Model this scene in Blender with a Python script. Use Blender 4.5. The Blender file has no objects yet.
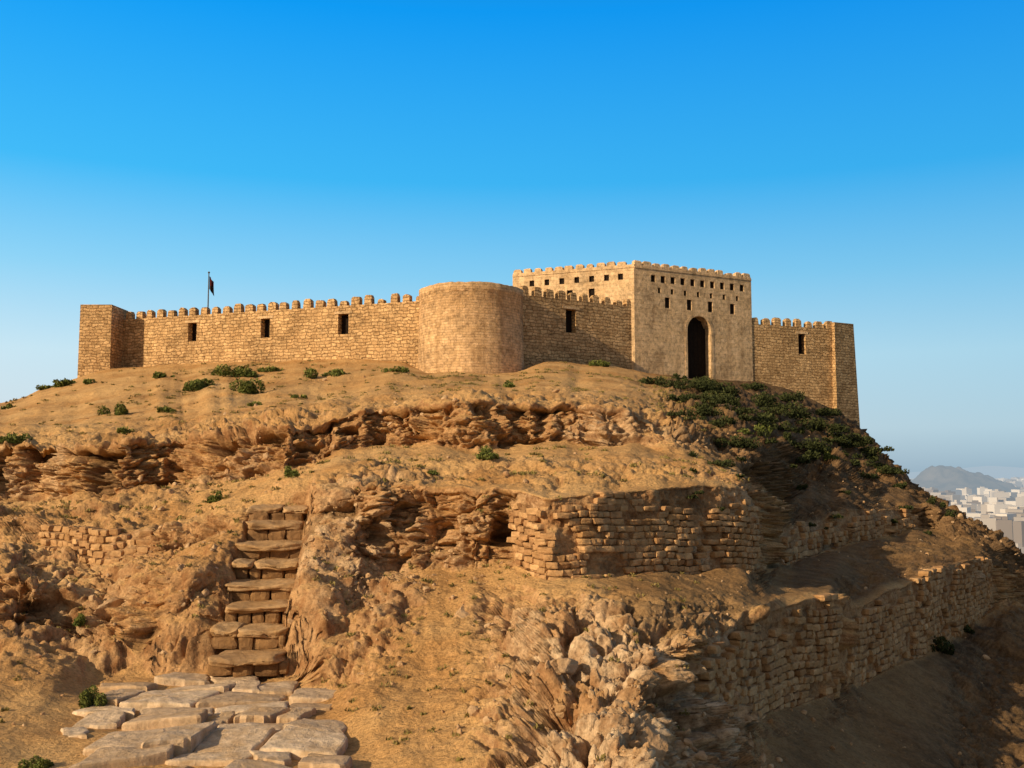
import bpy, bmesh, math, random
import numpy as np
from mathutils import Vector, Matrix
random.seed(7); rng = np.random.default_rng(7)
scene = bpy.context.scene
F = 995.0; PITCH = math.atan(86/995.0)
CP, SP = math.cos(PITCH), math.sin(PITCH)

# ---- unprojection helper: pixel column / row plus a chosen depth -> world position
def S(u, v, d):
    dx = (u-512.0); dy = F*CP-(384.0-v)*SP; dz = F*SP+(384.0-v)*CP
    return np.array([dx/dy*d, d+0*dx, dz/dy*d])

# ------------------------------------------------------------------ noise
def h3(i, j, k, s=0):
    i = i.astype(np.uint32); j = j.astype(np.uint32); k = k.astype(np.uint32)
    h = i*np.uint32(374761393)+j*np.uint32(668265263)+k*np.uint32(2246822519)+np.uint32((s*3266489917) & 0xffffffff)
    h = (h ^ (h >> np.uint32(13)))*np.uint32(1274126177)
    h = (h ^ (h >> np.uint32(15)))*np.uint32(2246822519)
    h = h ^ (h >> np.uint32(16))
    return h.astype(np.float64)/4294967296.0
def vnoise(p, s=0):
    i = np.floor(p).astype(np.int64); f = p-i; f = f*f*f*(f*(f*6-15)+10)
    r = 0
    for a in (0, 1):
        wa = f[..., 0] if a else 1-f[..., 0]
        for b in (0, 1):
            wb = f[..., 1] if b else 1-f[..., 1]
            for c in (0, 1):
                wc = f[..., 2] if c else 1-f[..., 2]
                r = r+wa*wb*wc*h3(i[..., 0]+a, i[..., 1]+b, i[..., 2]+c, s)
    return r*2-1
ROT = np.array([[0.36, 0.48, -0.8], [-0.8, 0.6, 0.0], [0.48, 0.64, 0.6]])
def fbm(p, octs=4, s=0, gain=0.5, ridge=False):
    a = 1.0; t = 0; r = 0; q = p
    for o in range(octs):
        n = vnoise(q, s+o)
        if ridge: n = 1-2*np.abs(n)
        r = r+a*n; t += a; a *= gain; q = (q@ROT.T)*2.03+17.1
    return r/t
def worley(p, s=0):
    i = np.floor(p).astype(np.int64)
    f1 = np.full(p.shape[:-1], 9.0); f2 = f1.copy(); cid = np.zeros(p.shape[:-1])
    for a in (-1, 0, 1):
        for b in (-1, 0, 1):
            for c in (-1, 0, 1):
                x, y, z = i[..., 0]+a, i[..., 1]+b, i[..., 2]+c
                r1 = h3(x, y, z, s+1)
                d = (x+r1-p[..., 0])**2+(y+h3(x, y, z, s+2)-p[..., 1])**2+(z+h3(x, y, z, s+3)-p[..., 2])**2
                m = d < f1
                f2 = np.where(m, f1, np.minimum(f2, d)); cid = np.where(m, (r1*7.31) % 1.0, cid); f1 = np.where(m, d, f1)
    return np.sqrt(f1), np.sqrt(f2), cid
def sstep(a, b, x):
    t = np.clip((x-a)/(b-a), 0, 1); return t*t*(3-2*t)
def gsm(A, sig, axis):
    r = int(sig*3)+1; k = np.exp(-0.5*(np.arange(-r, r+1)/sig)**2); k /= k.sum()
    A = np.moveaxis(A, axis, 0)
    P = np.concatenate([np.repeat(A[:1], r, 0), A, np.repeat(A[-1:], r, 0)], 0)
    o = sum(k[q]*P[q:q+A.shape[0]] for q in range(2*r+1))
    return np.moveaxis(o, 0, axis)

# ------------------------------------------------------------------ materials
def new_mat(name):
    m = bpy.data.materials.new(name); m.use_nodes = True
    nt = m.node_tree; b = nt.nodes['Principled BSDF']
    b.inputs['Roughness'].default_value = 0.95
    b.inputs['Specular IOR Level'].default_value = 0.03
    return m, nt, b
class N:
    def __init__(s, nt): s.nt = nt
    def node(s, t, **kw):
        n = s.nt.nodes.new(t)
        for k, v in kw.items(): setattr(n, k, v)
        return n
    def link(s, a, b): s.nt.links.new(a, b)
    def noise(s, vec, scale, detail=6, rough=0.6, dist=0):
        n = s.node('ShaderNodeTexNoise'); n.inputs['Scale'].default_value = scale
        n.inputs['Detail'].default_value = detail; n.inputs['Roughness'].default_value = rough
        n.inputs['Distortion'].default_value = dist
        if vec is not None: s.link(vec, n.inputs['Vector'])
        return n.outputs['Fac']
    def ramp(s, fac, stops):
        n = s.node('ShaderNodeValToRGB'); e = n.color_ramp.elements
        while len(e) < len(stops): e.new(0.5)
        for q, (p, c) in enumerate(stops):
            e[q].position = p; e[q].color = (c, c, c, 1) if isinstance(c, (int, float)) else (*c, 1)
        s.link(fac, n.inputs['Fac']); return n.outputs['Color']
    def mix(s, fac, a, b, mode='MIX'):
        n = s.node('ShaderNodeMix', data_type='RGBA', blend_type=mode)
        for val, idx in ((fac, 0), (a, 6), (b, 7)):
            if isinstance(val, (int, float)): n.inputs[idx].default_value = val
            elif isinstance(val, tuple): n.inputs[idx].default_value = (*val, 1)
            else: s.link(val, n.inputs[idx])
        return n.outputs[2]
    def math(s, op, a, b=0.0, clamp=False):
        n = s.node('ShaderNodeMath', operation=op); n.use_clamp = clamp
        for q, val in enumerate((a, b)):
            if isinstance(val, (int, float)): n.inputs[q].default_value = val
            else: s.link(val, n.inputs[q])
        return n.outputs[0]
    def bump(s, h, strength, dist, prev=None):
        n = s.node('ShaderNodeBump'); n.inputs['Strength'].default_value = strength
        n.inputs['Distance'].default_value = dist; s.link(h, n.inputs['Height'])
        if prev is not None: s.link(prev, n.inputs['Normal'])
        return n.outputs['Normal']

def terrain_material():
    m, nt, b = new_mat('eroded_earth'); g = N(nt)
    pos = g.node('ShaderNodeNewGeometry'); P = pos.outputs['Position']
    att = g.node('ShaderNodeAttribute', attribute_name='mask')
    sep = g.node('ShaderNodeSeparateColor'); g.link(att.outputs['Color'], sep.inputs[0])
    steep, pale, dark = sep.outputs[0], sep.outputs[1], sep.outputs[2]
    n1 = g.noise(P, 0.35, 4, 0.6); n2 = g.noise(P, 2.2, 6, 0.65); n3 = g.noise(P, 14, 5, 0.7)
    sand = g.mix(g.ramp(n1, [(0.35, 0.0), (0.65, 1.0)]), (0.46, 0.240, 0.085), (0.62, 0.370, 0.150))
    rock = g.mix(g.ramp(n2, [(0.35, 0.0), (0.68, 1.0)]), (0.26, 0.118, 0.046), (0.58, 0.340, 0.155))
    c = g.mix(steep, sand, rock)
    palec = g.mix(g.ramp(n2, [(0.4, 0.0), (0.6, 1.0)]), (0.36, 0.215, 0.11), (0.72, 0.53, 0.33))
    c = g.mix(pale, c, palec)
    darkc = g.mix(g.ramp(n2, [(0.40, 0.0), (0.60, 1.0)]), (0.075, 0.048, 0.026), (0.175, 0.105, 0.052))  # tone of the dark mask: painted shade, scrub and grass
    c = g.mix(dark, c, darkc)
    c = g.mix(1.0, c, g.ramp(n3, [(0.25, 0.48), (0.5, 1.0), (0.75, 1.32)]), 'MULTIPLY')
    g.link(c, b.inputs['Base Color'])
    v = g.node('ShaderNodeTexVoronoi'); v.inputs['Scale'].default_value = 9; g.link(P, v.inputs['Vector'])
    vr = g.ramp(v.outputs['Distance'], [(0.0, 1.0), (0.45, 0.0)])
    nb = g.bump(n2, 0.6, 0.22)
    nb = g.bump(vr, 0.25, 0.05, nb)
    nb = g.bump(g.noise(P, 20, 5, 0.75), 0.7, 0.045, nb)
    g.link(nb, b.inputs['Normal'])
    return m
def stone_material(name, c1, c2, dust=(0.40, 0.22, 0.088)):
    m, nt, b = new_mat(name); g = N(nt)
    P = g.node('ShaderNodeNewGeometry').outputs['Position']
    att = g.node('ShaderNodeAttribute', attribute_name='tint')
    sep = g.node('ShaderNodeSeparateColor'); g.link(att.outputs['Color'], sep.inputs[0])
    c = g.mix(sep.outputs[0], c1, c2)
    n6 = g.noise(P, 6, 6, 0.7)
    c = g.mix(1.0, c, g.ramp(n6, [(0.3, 0.55), (0.5, 0.95), (0.72, 1.3)]), 'MULTIPLY')
    c = g.mix(g.ramp(g.noise(P, 1.7, 6, 0.7), [(0.46, 0.0), (0.62, 0.7)]), c, dust)
    g.link(c, b.inputs['Base Color'])
    nb = g.bump(n6, 0.7, 0.07); nb = g.bump(g.noise(P, 40, 3, 0.7), 0.4, 0.014, nb)
    g.link(nb, b.inputs['Normal'])
    return m
def masonry_material(name, c1, c2, mort, bw, rh, ms, rough=0.5, distort=0.08, bs=0.7, wash=0.5):
    m, nt, b = new_mat(name); g = N(nt)
    uv = g.node('ShaderNodeUVMap', uv_map='UVMap').outputs['UV']
    P = g.node('ShaderNodeNewGeometry').outputs['Position']
    nz = g.node('ShaderNodeTexNoise'); nz.inputs['Scale'].default_value = 2.3; nz.inputs['Detail'].default_value = 3
    g.link(uv, nz.inputs['Vector'])
    sub = g.node('ShaderNodeVectorMath', operation='SUBTRACT'); g.link(nz.outputs['Color'], sub.inputs[0]); sub.inputs[1].default_value = (.5, .5, .5)
    mul = g.node('ShaderNodeVectorMath', operation='SCALE'); g.link(sub.outputs[0], mul.inputs[0]); mul.inputs['Scale'].default_value = distort*3
    add = g.node('ShaderNodeVectorMath', operation='ADD'); g.link(uv, add.inputs[0]); g.link(mul.outputs[0], add.inputs[1])
    br = g.node('ShaderNodeTexBrick'); g.link(add.outputs[0], br.inputs['Vector'])
    br.inputs['Scale'].default_value = 1; br.inputs['Brick Width'].default_value = bw; br.inputs['Row Height'].default_value = rh
    br.inputs['Mortar Size'].default_value = ms; br.inputs['Mortar Smooth'].default_value = 0.8; br.inputs['Bias'].default_value = 0
    br.offset = 0.43; br.squash = 1.35; br.squash_frequency = 3
    br.inputs['Color1'].default_value = (*c1, 1); br.inputs['Color2'].default_value = (*c2, 1); br.inputs['Mortar'].default_value = (*mort, 1)
    c = br.outputs['Color']
    plain = tuple((a_+b_)/2 for a_, b_ in zip(c1, c2))
    c = g.mix(g.ramp(g.noise(P, 0.8, 6, 0.7), [(0.48, 0.0), (0.64, wash)]), c, plain)
    c = g.mix(1.0, c, g.ramp(g.noise(P, 0.45, 5, 0.65), [(0.3, 0.64), (0.5, 1.0), (0.7, 1.14)]), 'MULTIPLY')
    n35 = g.noise(P, 3.6, 7, 0.75)
    c = g.mix(1.0, c, g.ramp(n35, [(0.3, 0.48), (0.5, 1.0), (0.7, 1.32)]), 'MULTIPLY')
    mp = g.node('ShaderNodeMapping'); g.link(P, mp.inputs['Vector']); mp.inputs['Scale'].default_value = (1.6, 1.6, 0.16)
    c = g.mix(g.ramp(g.noise(mp.outputs[0], 1.0, 4, 0.6), [(0.52, 0.0), (0.72, 0.45)]), c, (0.27, 0.145, 0.06))
    g.link(c, b.inputs['Base Color'])
    inv = g.math('SUBTRACT', 1.0, br.outputs['Fac'])
    nb = g.bump(inv, bs, 0.06)
    nb = g.bump(n35, 0.65, 0.15, nb)
    g.link(nb, b.inputs['Normal'])
    return m
def flat_mat(name, col, var=0.3, scale=4.0, bumpd=0.01, rough=0.9):
    m, nt, b = new_mat(name); g = N(nt)
    P = g.node('ShaderNodeNewGeometry').outputs['Position']
    f = g.noise(P, scale, 5, 0.65)
    c = g.mix(1.0, tuple(col), g.ramp(f, [(0.3, 1-var), (0.7, 1+var)]), 'MULTIPLY')
    g.link(c, b.inputs['Base Color']); g.link(g.bump(f, 0.5, bumpd), b.inputs['Normal'])
    b.inputs['Roughness'].default_value = rough
    return m

M_ter = terrain_material()
M_stone = stone_material('retaining_stone', (0.34, 0.175, 0.075), (0.64, 0.385, 0.18))
M_rub = stone_material('rubble_stone', (0.38, 0.21, 0.10), (0.64, 0.44, 0.25))
M_slab = stone_material('paving_stone', (0.46, 0.30, 0.17), (0.72, 0.53, 0.34), (0.50, 0.31, 0.15))
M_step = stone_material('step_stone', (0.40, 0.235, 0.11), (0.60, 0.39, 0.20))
M_riser = stone_material('riser_stone', (0.17, 0.09, 0.04), (0.28, 0.155, 0.07))  # risers far darker than treads: their shade is put into the colour
M_wall = masonry_material('rubble_masonry', (0.72, 0.455, 0.215), (0.48, 0.285, 0.125), (0.27, 0.150, 0.065), 0.44, 0.22, 0.034, distort=0.12, bs=0.7, wash=0.4)
M_round = masonry_material('tower_masonry', (0.72, 0.46, 0.24), (0.60, 0.37, 0.175), (0.40, 0.235, 0.11), 0.40, 0.17, 0.018, distort=0.05, bs=0.4)
M_gate = masonry_material('dressed_masonry', (0.74, 0.50, 0.275), (0.66, 0.43, 0.22), (0.50, 0.315, 0.155), 0.7, 0.3, 0.015, distort=0.05, bs=0.35)
M_dark = flat_mat('door_timber_and_opening_shade', (0.02, 0.014, 0.010), 0.3, 6)  # near-black: gate door timber, and painted shade inside the openings

# ------------------------------------------------------------------ mesh helpers
def mesh_np(name, V, Fc, mat, smooth=True, attr=None, tint=None, parent=None):
    V = np.asarray(V, dtype=np.float32); Fc = np.asarray(Fc, dtype=np.int32)
    me = bpy.data.meshes.new(name); k = Fc.shape[1]
    me.vertices.add(len(V)); me.vertices.foreach_set('co', V.ravel())
    me.loops.add(Fc.size); me.loops.foreach_set('vertex_index', Fc.ravel())
    me.polygons.add(len(Fc)); me.polygons.foreach_set('loop_start', np.arange(0, Fc.size, k, dtype=np.int32))
    me.update(calc_edges=True)
    me.polygons.foreach_set('use_smooth', np.full(len(Fc), smooth, dtype=bool))
    if tint is not None:
        a = me.color_attributes.new(attr, 'FLOAT_COLOR', 'POINT')
        T = np.ones((len(V), 4), dtype=np.float32); tt = np.asarray(tint)
        if tt.ndim == 1: T[:, :3] = tt[:, None]
        else: T[:, :3] = tt
        a.data.foreach_set('color', T.ravel())
    me.materials.append(mat)
    ob = bpy.data.objects.new(name, me); scene.collection.objects.link(ob)
    if parent: ob.parent = parent
    return ob
def empty(name, loc=(0, 0, 0)):
    e = bpy.data.objects.new(name, None); scene.collection.objects.link(e); e.location = loc; e.empty_display_size = 0.5
    return e

# ------------------------------------------------------------------ TERRAIN
T = {
 -500: [(800,12),(710,16),(650,20),(600,21.5),(555,27),(520,29),(505,33),(470,34),(455,48),(450,60)],
 -300: [(790,12),(700,16),(640,20),(590,21.5),(540,27),(505,29),(492,33),(455,34),(438,48),(432,62)],
 0:   [(775,13),(700,16.5),(625,21),(568,22.0),(535,27),(512,29),(498,33.5),(442,34.4),(425,46),(402,67)],
 100: [(775,13),(700,16.5),(640,20.5),(598,21.6),(560,24.6),(530,25.2),(498,31.5),(448,32.6),(408,50),(367,72)],
 200: [(775,13),(705,16.4),(665,19.4),(562,21.4),(545,24),(520,25.1),(482,30.8),(435,32),(402,50),(361,72)],
 260: [(775,13),(710,16),(665,19.4),(600,21),(540,23),(505,24.5),(472,30),(428,31.4),(398,49),(359,71)],
 318: [(775,13.2),(722,15.5),(675,18.2),(590,20),(540,21.9),(490,23.2),(458,29.8),(417,31),(395,48),(357,70)],
 355: [(775,13.3),(715,15.8),(655,18.6),(600,20.6),(562,22.2),(478,23.1),(450,30.6),(408,31.5),(390,48),(357,69)],
 400: [(775,13.3),(695,16.8),(625,19.3),(588,21),(564,22.4),(484,23.1),(446,31),(406,31.8),(385,48),(358,68)],
 424: [(775,13.3),(690,17),(620,19.5),(588,21),(563,22.4),(486,23.1),(445,31),(405,31.9),(388,48),(372,61.5)],
 516: [(775,12.4),(690,15.4),(632,17.9),(602,19.4),(565,21.8),(489,22.4),(444,31),(402,32),(385,47),(372,61.5)],
 545: [(775,11.6),(700,14),(640,16.5),(605,18.5),(577,20.6),(498,21.1),(445,31),(401,32),(380,50),(360,67)],
 600: [(775,11.4),(705,13.4),(650,15.8),(600,18.2),(574,21.4),(492,22.0),(446,31.2),(404,32.4),(386,49),(363,70)],
 645: [(775,11.8),(710,13.5),(660,15.4),(625,17.2),(573,22.3),(488,22.9),(450,31.5),(416,33),(398,46),(371,71)],
 690: [(775,13.2),(725,15.1),(690,16.9),(640,17.6),(573,23.4),(485,23.9),(458,31.5),(440,33.5),(418,42),(376,74)],
 735: [(775,15.8),(745,17.7),(724,19.1),(625,19.6),(570,24.5),(487,24.9),(466,31),(455,34),(432,41),(379,75)],
 757: [(775,17.2),(740,19.5),(717,20.8),(616,21.1),(572,25.3),(492,25.7),(478,31),(465,34),(441,41),(380,76)],
 772: [(775,17.8),(738,20),(709,21.8),(608,22.1),(572,29),(528,30),(498,33),(473,37),(447,44),(382,76.5)],
 790: [(775,18.5),(735,21),(703,22.8),(602,23.1),(562,33),(527,33.6),(502,39),(474,43),(448,50),(386,77)],
 838: [(775,19.6),(730,22.6),(692,24.8),(594,25.1),(546,39),(514,39.6),(492,44),(467,49),(446,58),(410,78)],
 850: [(775,20),(728,23.3),(684,26.4),(610,26.7),(545,40),(508,40.6),(490,45),(467,50),(449,60),(417,78)],
 880: [(775,20.8),(722,24.6),(672,28.6),(594,29),(538,44),(510,44.6),(494,48),(478,54),(466,63),(447,74)],
 925: [(775,21.6),(715,26.3),(652,32.2),(574,32.6),(527,48),(507,48.6),(503,52),(498,56),(495,60),(493,64)],
 985: [(775,23.8),(700,30.4),(613,41),(556,41.5),(547,46),(540,49),(536,52),(533,55),(531,58),(529,61)],
 1005:[(772,24.5),(695,31.4),(603,43),(562,44),(555,47.5),(550,50),(547,53),(544,56),(542,59),(541,62)],
 1030:[(768,25),(688,32),(600,45),(576,46.5),(570,50),(566,53),(563,56),(561,58),(559,61),(558,64)],
 1300:[(790,31),(720,37),(680,43),(670,47),(660,50),(653,53),(648,56),(643,59),(640,62),(637,65)],
 1520:[(800,36),(740,42),(700,48),(690,51),(680,54),(673,57),(668,60),(663,63),(660,66),(657,69)],
}
keys = sorted(T)
U = np.concatenate([np.arange(-480, 170, 1.9), np.arange(170, 330, 1.3), np.arange(330, 660, 1.6), np.arange(660, 745, 1.0), np.arange(745, 1020, 1.8), np.arange(1020, 1501, 2.6)]); NC = len(U)
LV = np.array([[T[k][l][0] for k in keys] for l in range(10)], float)
LD = np.array([[T[k][l][1] for k in keys] for l in range(10)], float)
LINES = []
for l in range(10):
    v = np.interp(U, keys, LV[l]); d = np.interp(U, keys, LD[l])
    sg = 4 if l in (2, 3, 4, 5, 9) else 8
    v = gsm(v, sg, 0); d = gsm(d, sg, 0)
    LINES.append((v, d))
WALLS = [(4, 512, 757), (2, 706, 992), (4, 782, 920), (4, 40, 150)]
def wmask(l):
    m = np.zeros(NC)
    for (a, u0, u1) in WALLS:
        if l in (a, a+1): m = np.maximum(m, sstep(u0-10, u0+4, U)*(1-sstep(u1-4, u1+10, U)))
    return m
PL = []
for l, (v, d) in enumerate(LINES):
    x = (U-512)/F*d
    q = np.stack([x*0.55, np.full(NC, (l//2)*3.7), np.zeros(NC)], -1)
    wm = wmask(l)
    amp = (0.0 if l < 2 else (0.038 if l in (6, 7) else 0.028))*(1-0.75*wm)*(0.3 if l == 9 else 1)
    d2 = d*(1+amp*fbm(q, 5, 11+l//2, 0.6)*1.4)
    q2 = np.stack([x*0.8, np.full(NC, l*3.7), np.zeros(NC)], -1)
    v2 = v+(1-0.5*wm)*8.0*fbm(q2, 4, 40+l)*(1 if 2 <= l <= 8 else 0.25)
    PL.append(S(U, v2, d2).T)
far = sstep(60, 110, U)*(1-sstep(850, 900, U))
p10 = PL[9]
def farline(D, zf, zo):
    x = (U-512)/F*D; z = far*zf+(1-far)*zo
    return np.stack([x, np.full(NC, D), z], -1)
znear = PL[0][:, 2]-0.5
near0 = np.stack([(U-512)/F*8.0, np.full(NC, 8.0), np.minimum(-4.7, znear)], -1)
nearm = np.stack([(U-512)/F*5.0, np.full(NC, 5.0), np.full(NC, -14.0)], -1)
ztop = p10[:, 2]
L11 = farline(101, 0, 0); L11[:, 2] = far*np.maximum(ztop, 6.2)+(1-far)*(ztop-18)
L12 = farline(150, -26, -42); L13 = farline(420, -112, -112)
ALL = [nearm, near0]+PL+[L11, L12, L13]
ROWS = [6, 30, 95, 90, 100, 95, 130, 85, 115, 75, 60, 16, 10, 8]
rows = []; seg = []
for a in range(len(ALL)-1):
    n = ROWS[a]
    for q in range(n):
        t = q/n; rows.append(ALL[a]*(1-t)+ALL[a+1]*t); seg.append(a-1+t)
rows.append(ALL[-1]); seg.append(len(ALL)-2.0)
P = np.array(rows); seg = np.array(seg); NR = len(P)
UU = np.broadcast_to(U[None], (NR, NC)); SG = np.broadcast_to(seg[:, None], (NR, NC))
WM = np.zeros((NR, NC))
for (a, u0, u1) in WALLS:
    s0 = a+1
    ms = sstep(s0-0.12, s0+0.02, seg)*(1-sstep(s0+0.98, s0+1.1, seg))
    mu = sstep(u0-8, u0+4, U)*(1-sstep(u1-4, u1+8, U))
    WM = np.maximum(WM, ms[:, None]*mu[None])
Ps = gsm(gsm(P, 3.0, 0), 2.0, 1)
P = P*WM[..., None]+Ps*(1-WM[..., None])
mudpatch = sstep(0.15, 0.45, fbm(P/1.3, 4, 301))
WMs = WM*(1-mudpatch)
def normals(P):
    du = np.gradient(P, axis=1); dv = np.gradient(P, axis=0)
    n = np.cross(du, dv); n /= (np.linalg.norm(n, axis=-1, keepdims=True)+1e-9); return n
Nn = normals(gsm(gsm(P, 3, 0), 3, 1)); Nn *= np.where(Nn[..., 2:] < 0, -1, 1)
steep = sstep(0.10, 0.36, 1-Nn[..., 2])
X, Y, Z = P[..., 0], P[..., 1], P[..., 2]
nearfort = sstep(9.0, 9.8, SG)*(1-sstep(11, 12, SG))
lw = fbm(P/4.0, 3, 205)
rug = np.clip(steep+(0.35+0.5*lw)*(1-sstep(280, 330, UU))*sstep(2.0, 3.0, SG)*(1-sstep(7.8, 8.3, SG))
              + 0.85*sstep(440, 560, UU)*(1-sstep(720, 745, UU))*(1-sstep(3.8, 4.7, SG))
              + 0.65*sstep(282, 300, UU)*(1-sstep(370, 440, UU))*sstep(2.2, 3, SG)*(1-sstep(6, 6.4, SG))
              + 0.5*sstep(600, 700, UU)*sstep(7.0, 8, SG)*(1-sstep(9.8, 10, SG))
              + 0.35*sstep(330, 400, UU)*sstep(6.0, 6.2, SG)*(1-sstep(6.3, 6.9, SG))
              + 0.4*sstep(920, 980, UU)*(1-sstep(3, 3.5, SG))
              + 0.3*sstep(820, 900, UU)*sstep(4.05, 4.2, SG)*(1-sstep(4.7, 4.9, SG))
              + 0.5*sstep(920, 960, UU)*sstep(4.6, 5, SG)
              + 0.4*np.exp(-((SG-8.15)/0.25)**2), 0, 1)
rug = gsm(gsm(rug, 2, 0), 2, 1)
path = sstep(745, 800, UU)*(1-sstep(2.8, 3.0, SG))*(1-0.7*sstep(920, 980, UU))
calm = 1-0.93*WMs; calm2 = calm*(1-0.55*path)
disp = fbm(P/5.0, 3, 1)*0.34*(1-0.8*nearfort)*calm2
disp += fbm(P/1.5, 4, 5)*(0.12+0.50*rug)*calm2*(1-0.7*nearfort)
rd = fbm(P/0.9, 5, 60, 0.55, ridge=True)
disp += (rd-0.25)*0.28*rug*calm2
msk = rug > 0.06
cells = np.zeros_like(disp)
Pm = P[msk]; Pw = Pm+0.16*np.stack([fbm(Pm*2.1, 2, 71), fbm(Pm*2.1, 2, 72), fbm(Pm*2.1, 2, 73)], -1)
for sc, sz, am, sd in ((1.1, 0.75, 0.42, 80), (0.45, 0.26, 0.20, 90), (0.2, 0.12, 0.080, 100)):
    f1, f2, cid = worley(Pw/np.array([sc, sc, sz]), sd)
    cells[msk] += am*((cid-0.5)*1.0-0.6*np.exp(-((f2-f1)/0.10)**2)+0.25*(0.5-f1))
disp += cells*rug*calm2*(1-0.5*mudpatch*WM)
cav = sstep(0.10, 0.42, fbm(P/np.array([1.3, 1.3, 0.7]), 4, 140))
disp -= 0.80*cav*rug*steep*calm2*(1-0.7*WM)
pits = sstep(0.25, 0.5, fbm(P/0.45, 3, 160))
disp -= 0.15*pits*rug*calm2
zw = Z+0.25*fbm(P/2.0, 3, 33)+0.05*fbm(P/0.4, 3, 34)
st = ((zw/0.40) % 1.0)
disp += (np.where(st > 0.25, 1, 0)*(1-(st-0.25)/1.5)-0.45)*0.21*steep*calm*(0.6+0.4*vnoise(P/0.8, 35))
disp += fbm(P/0.28, 4, 50, 0.6)*(0.045+0.07*rug)*(1-0.3*path)
gl = fbm(np.stack([X/0.8, Y/3.5, Z/6], -1), 3, 95, ridge=True)
disp += np.where((SG > 7.6) & (SG < 9.3), 1, 0)*(-0.40)*sstep(0.1, 0.7, gl)*steep
disp *= 1-sstep(12, 12.5, SG)
Nd = Nn.copy(); Nd[..., 2] *= np.where(WM > 0.3, 1, 1-0.6*steep)
P = P+Nd*disp[..., None]
P -= Nn*(0.05*WMs-0.08*WM*mudpatch)[..., None]
# ---- stair cutting and paving bed (world space)
FA = np.array([-5.05, 19.2]); TA = np.array([-5.62, 24.6]); AX = TA-FA; AL = np.linalg.norm(AX); AD = AX/AL
X, Y = P[..., 0], P[..., 1]
s = ((X-FA[0])*AD[0]+(Y-FA[1])*AD[1])/AL; lat = (X-FA[0])*AD[1]-(Y-FA[1])*AD[0]
wob = 0.22*fbm(P*1.3, 4, 7)
sz = -3.85+np.clip(s, 0, 1.15)*2.99
inr = sstep(-0.10, 0.02, s)*(1-sstep(0.98, 1.2, s))
bank = np.exp(-((np.abs(lat)-1.2)/0.7)**2)*inr*(1-sstep(0.6, 0.98, s))
Pxy = np.stack([X, Y, X*0], -1)
bh = 0.45+0.30*(lat > 0)+0.40*fbm(Pxy/1.1, 3, 9)
target = np.maximum(P[..., 2], sz+bh)
P[..., 2] += bank*(target-P[..., 2])*0.75
sm3 = gsm(gsm(P, 5, 0), 4, 1); bw_ = np.clip(sstep(0.15, 0.6, bank)*0.8, 0, 1)[..., None]
P = P*(1-bw_)+sm3*bw_
Pb = P+0
P[..., 2] += np.clip(bank, 0, 1)*(0.16*fbm(Pb/0.5, 4, 411, 0.6)+0.10*(fbm(Pb/0.22, 3, 421)))
w = (1-sstep(0.54, 0.80, np.abs(lat+wob)))*inr
P[..., 2] = P[..., 2]*(1-w)+(sz-0.24)*w
pv = (1-sstep(0, 0.7, np.maximum.reduce([(-7.7+(18.8-Y)*0.22)-X, X-(-4.05+(18.8-Y)*0.40), Y-19.3, 11.5-Y])))
P[..., 2] = P[..., 2]*(1-pv)+(-3.96+0.08*fbm(P*1.2, 3, 3))*pv
# masks; dark mixes painted shade with scrub and grass tones
pale = 0.75*sstep(470, 560, UU)*(1-sstep(725, 750, UU))*(1-sstep(3.4, 4.6, SG))
pale = np.maximum(pale, 0.5*sstep(0.0, 0.5, fbm(P/3.0, 3, 21))*rug)
pale = pale*sstep(-0.35, 0.25, fbm(P/0.8, 3, 22)+0.2)
dark = sstep(0, 70, UU-(630+(9.5-SG)*14))*sstep(6.8, 7.2, SG)*(0.85+0.15*sstep(9.0, 9.5, SG))*(0.7+0.3*sstep(-0.4, 0.1, fbm(P/2.5, 3, 23)))*(1-0.25*sstep(930, 1000, UU))  # right slope: scrub tone plus shade painted into the colour
dark = np.maximum(dark, (0.75+0.25*sstep(880, 960, UU))*sstep(740, 800, UU)*(1-sstep(2.8, 3.0, SG))*(0.9+0.2*lw))  # shade over path and lower right, painted into the colour
dark = np.maximum(dark, 0.78*sstep(765, 800, UU)*sstep(3.9, 4.15, SG)*(1-WM))  # terrace shade painted into the colour
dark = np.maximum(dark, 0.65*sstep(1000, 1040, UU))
dark = np.maximum(dark, 0.6*sstep(580, 650, UU)*sstep(4.0, 4.2, SG)*(1-sstep(4.9, 5.0, SG)))  # shadow on the flat below the wall, painted in
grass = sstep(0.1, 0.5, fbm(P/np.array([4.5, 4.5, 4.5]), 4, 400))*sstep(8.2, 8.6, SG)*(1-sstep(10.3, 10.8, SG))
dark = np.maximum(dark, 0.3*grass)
dark = np.maximum(dark, 0.6*cav*rug*steep)  # shade inside the cavities, painted into the colour
idx = np.arange(NR*NC).reshape(NR, NC)
Fq = np.stack([idx[:-1, :-1], idx[:-1, 1:], idx[1:, 1:], idx[1:, :-1]], -1).reshape(-1, 4)
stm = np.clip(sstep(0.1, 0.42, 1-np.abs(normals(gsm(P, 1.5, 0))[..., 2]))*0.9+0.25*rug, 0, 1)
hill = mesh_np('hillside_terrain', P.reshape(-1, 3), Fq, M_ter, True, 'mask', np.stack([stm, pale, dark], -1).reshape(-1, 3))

Pf = P[::2, ::1].reshape(-1, 3)
Yc = Pf[:, 1]*CP+Pf[:, 2]*SP; Zc = -Pf[:, 1]*SP+Pf[:, 2]*CP
PU = 512+F*Pf[:, 0]/Yc; PV = 384-F*Zc/Yc
def ground(u, v, tol=4):
    d2 = (PU-u)**2+(PV-v)**2
    c = np.where(d2 < tol*tol)[0]
    if len(c) == 0: c = np.array([np.argmin(d2)])
    return Pf[c[np.argmin(Yc[c])]]

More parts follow.
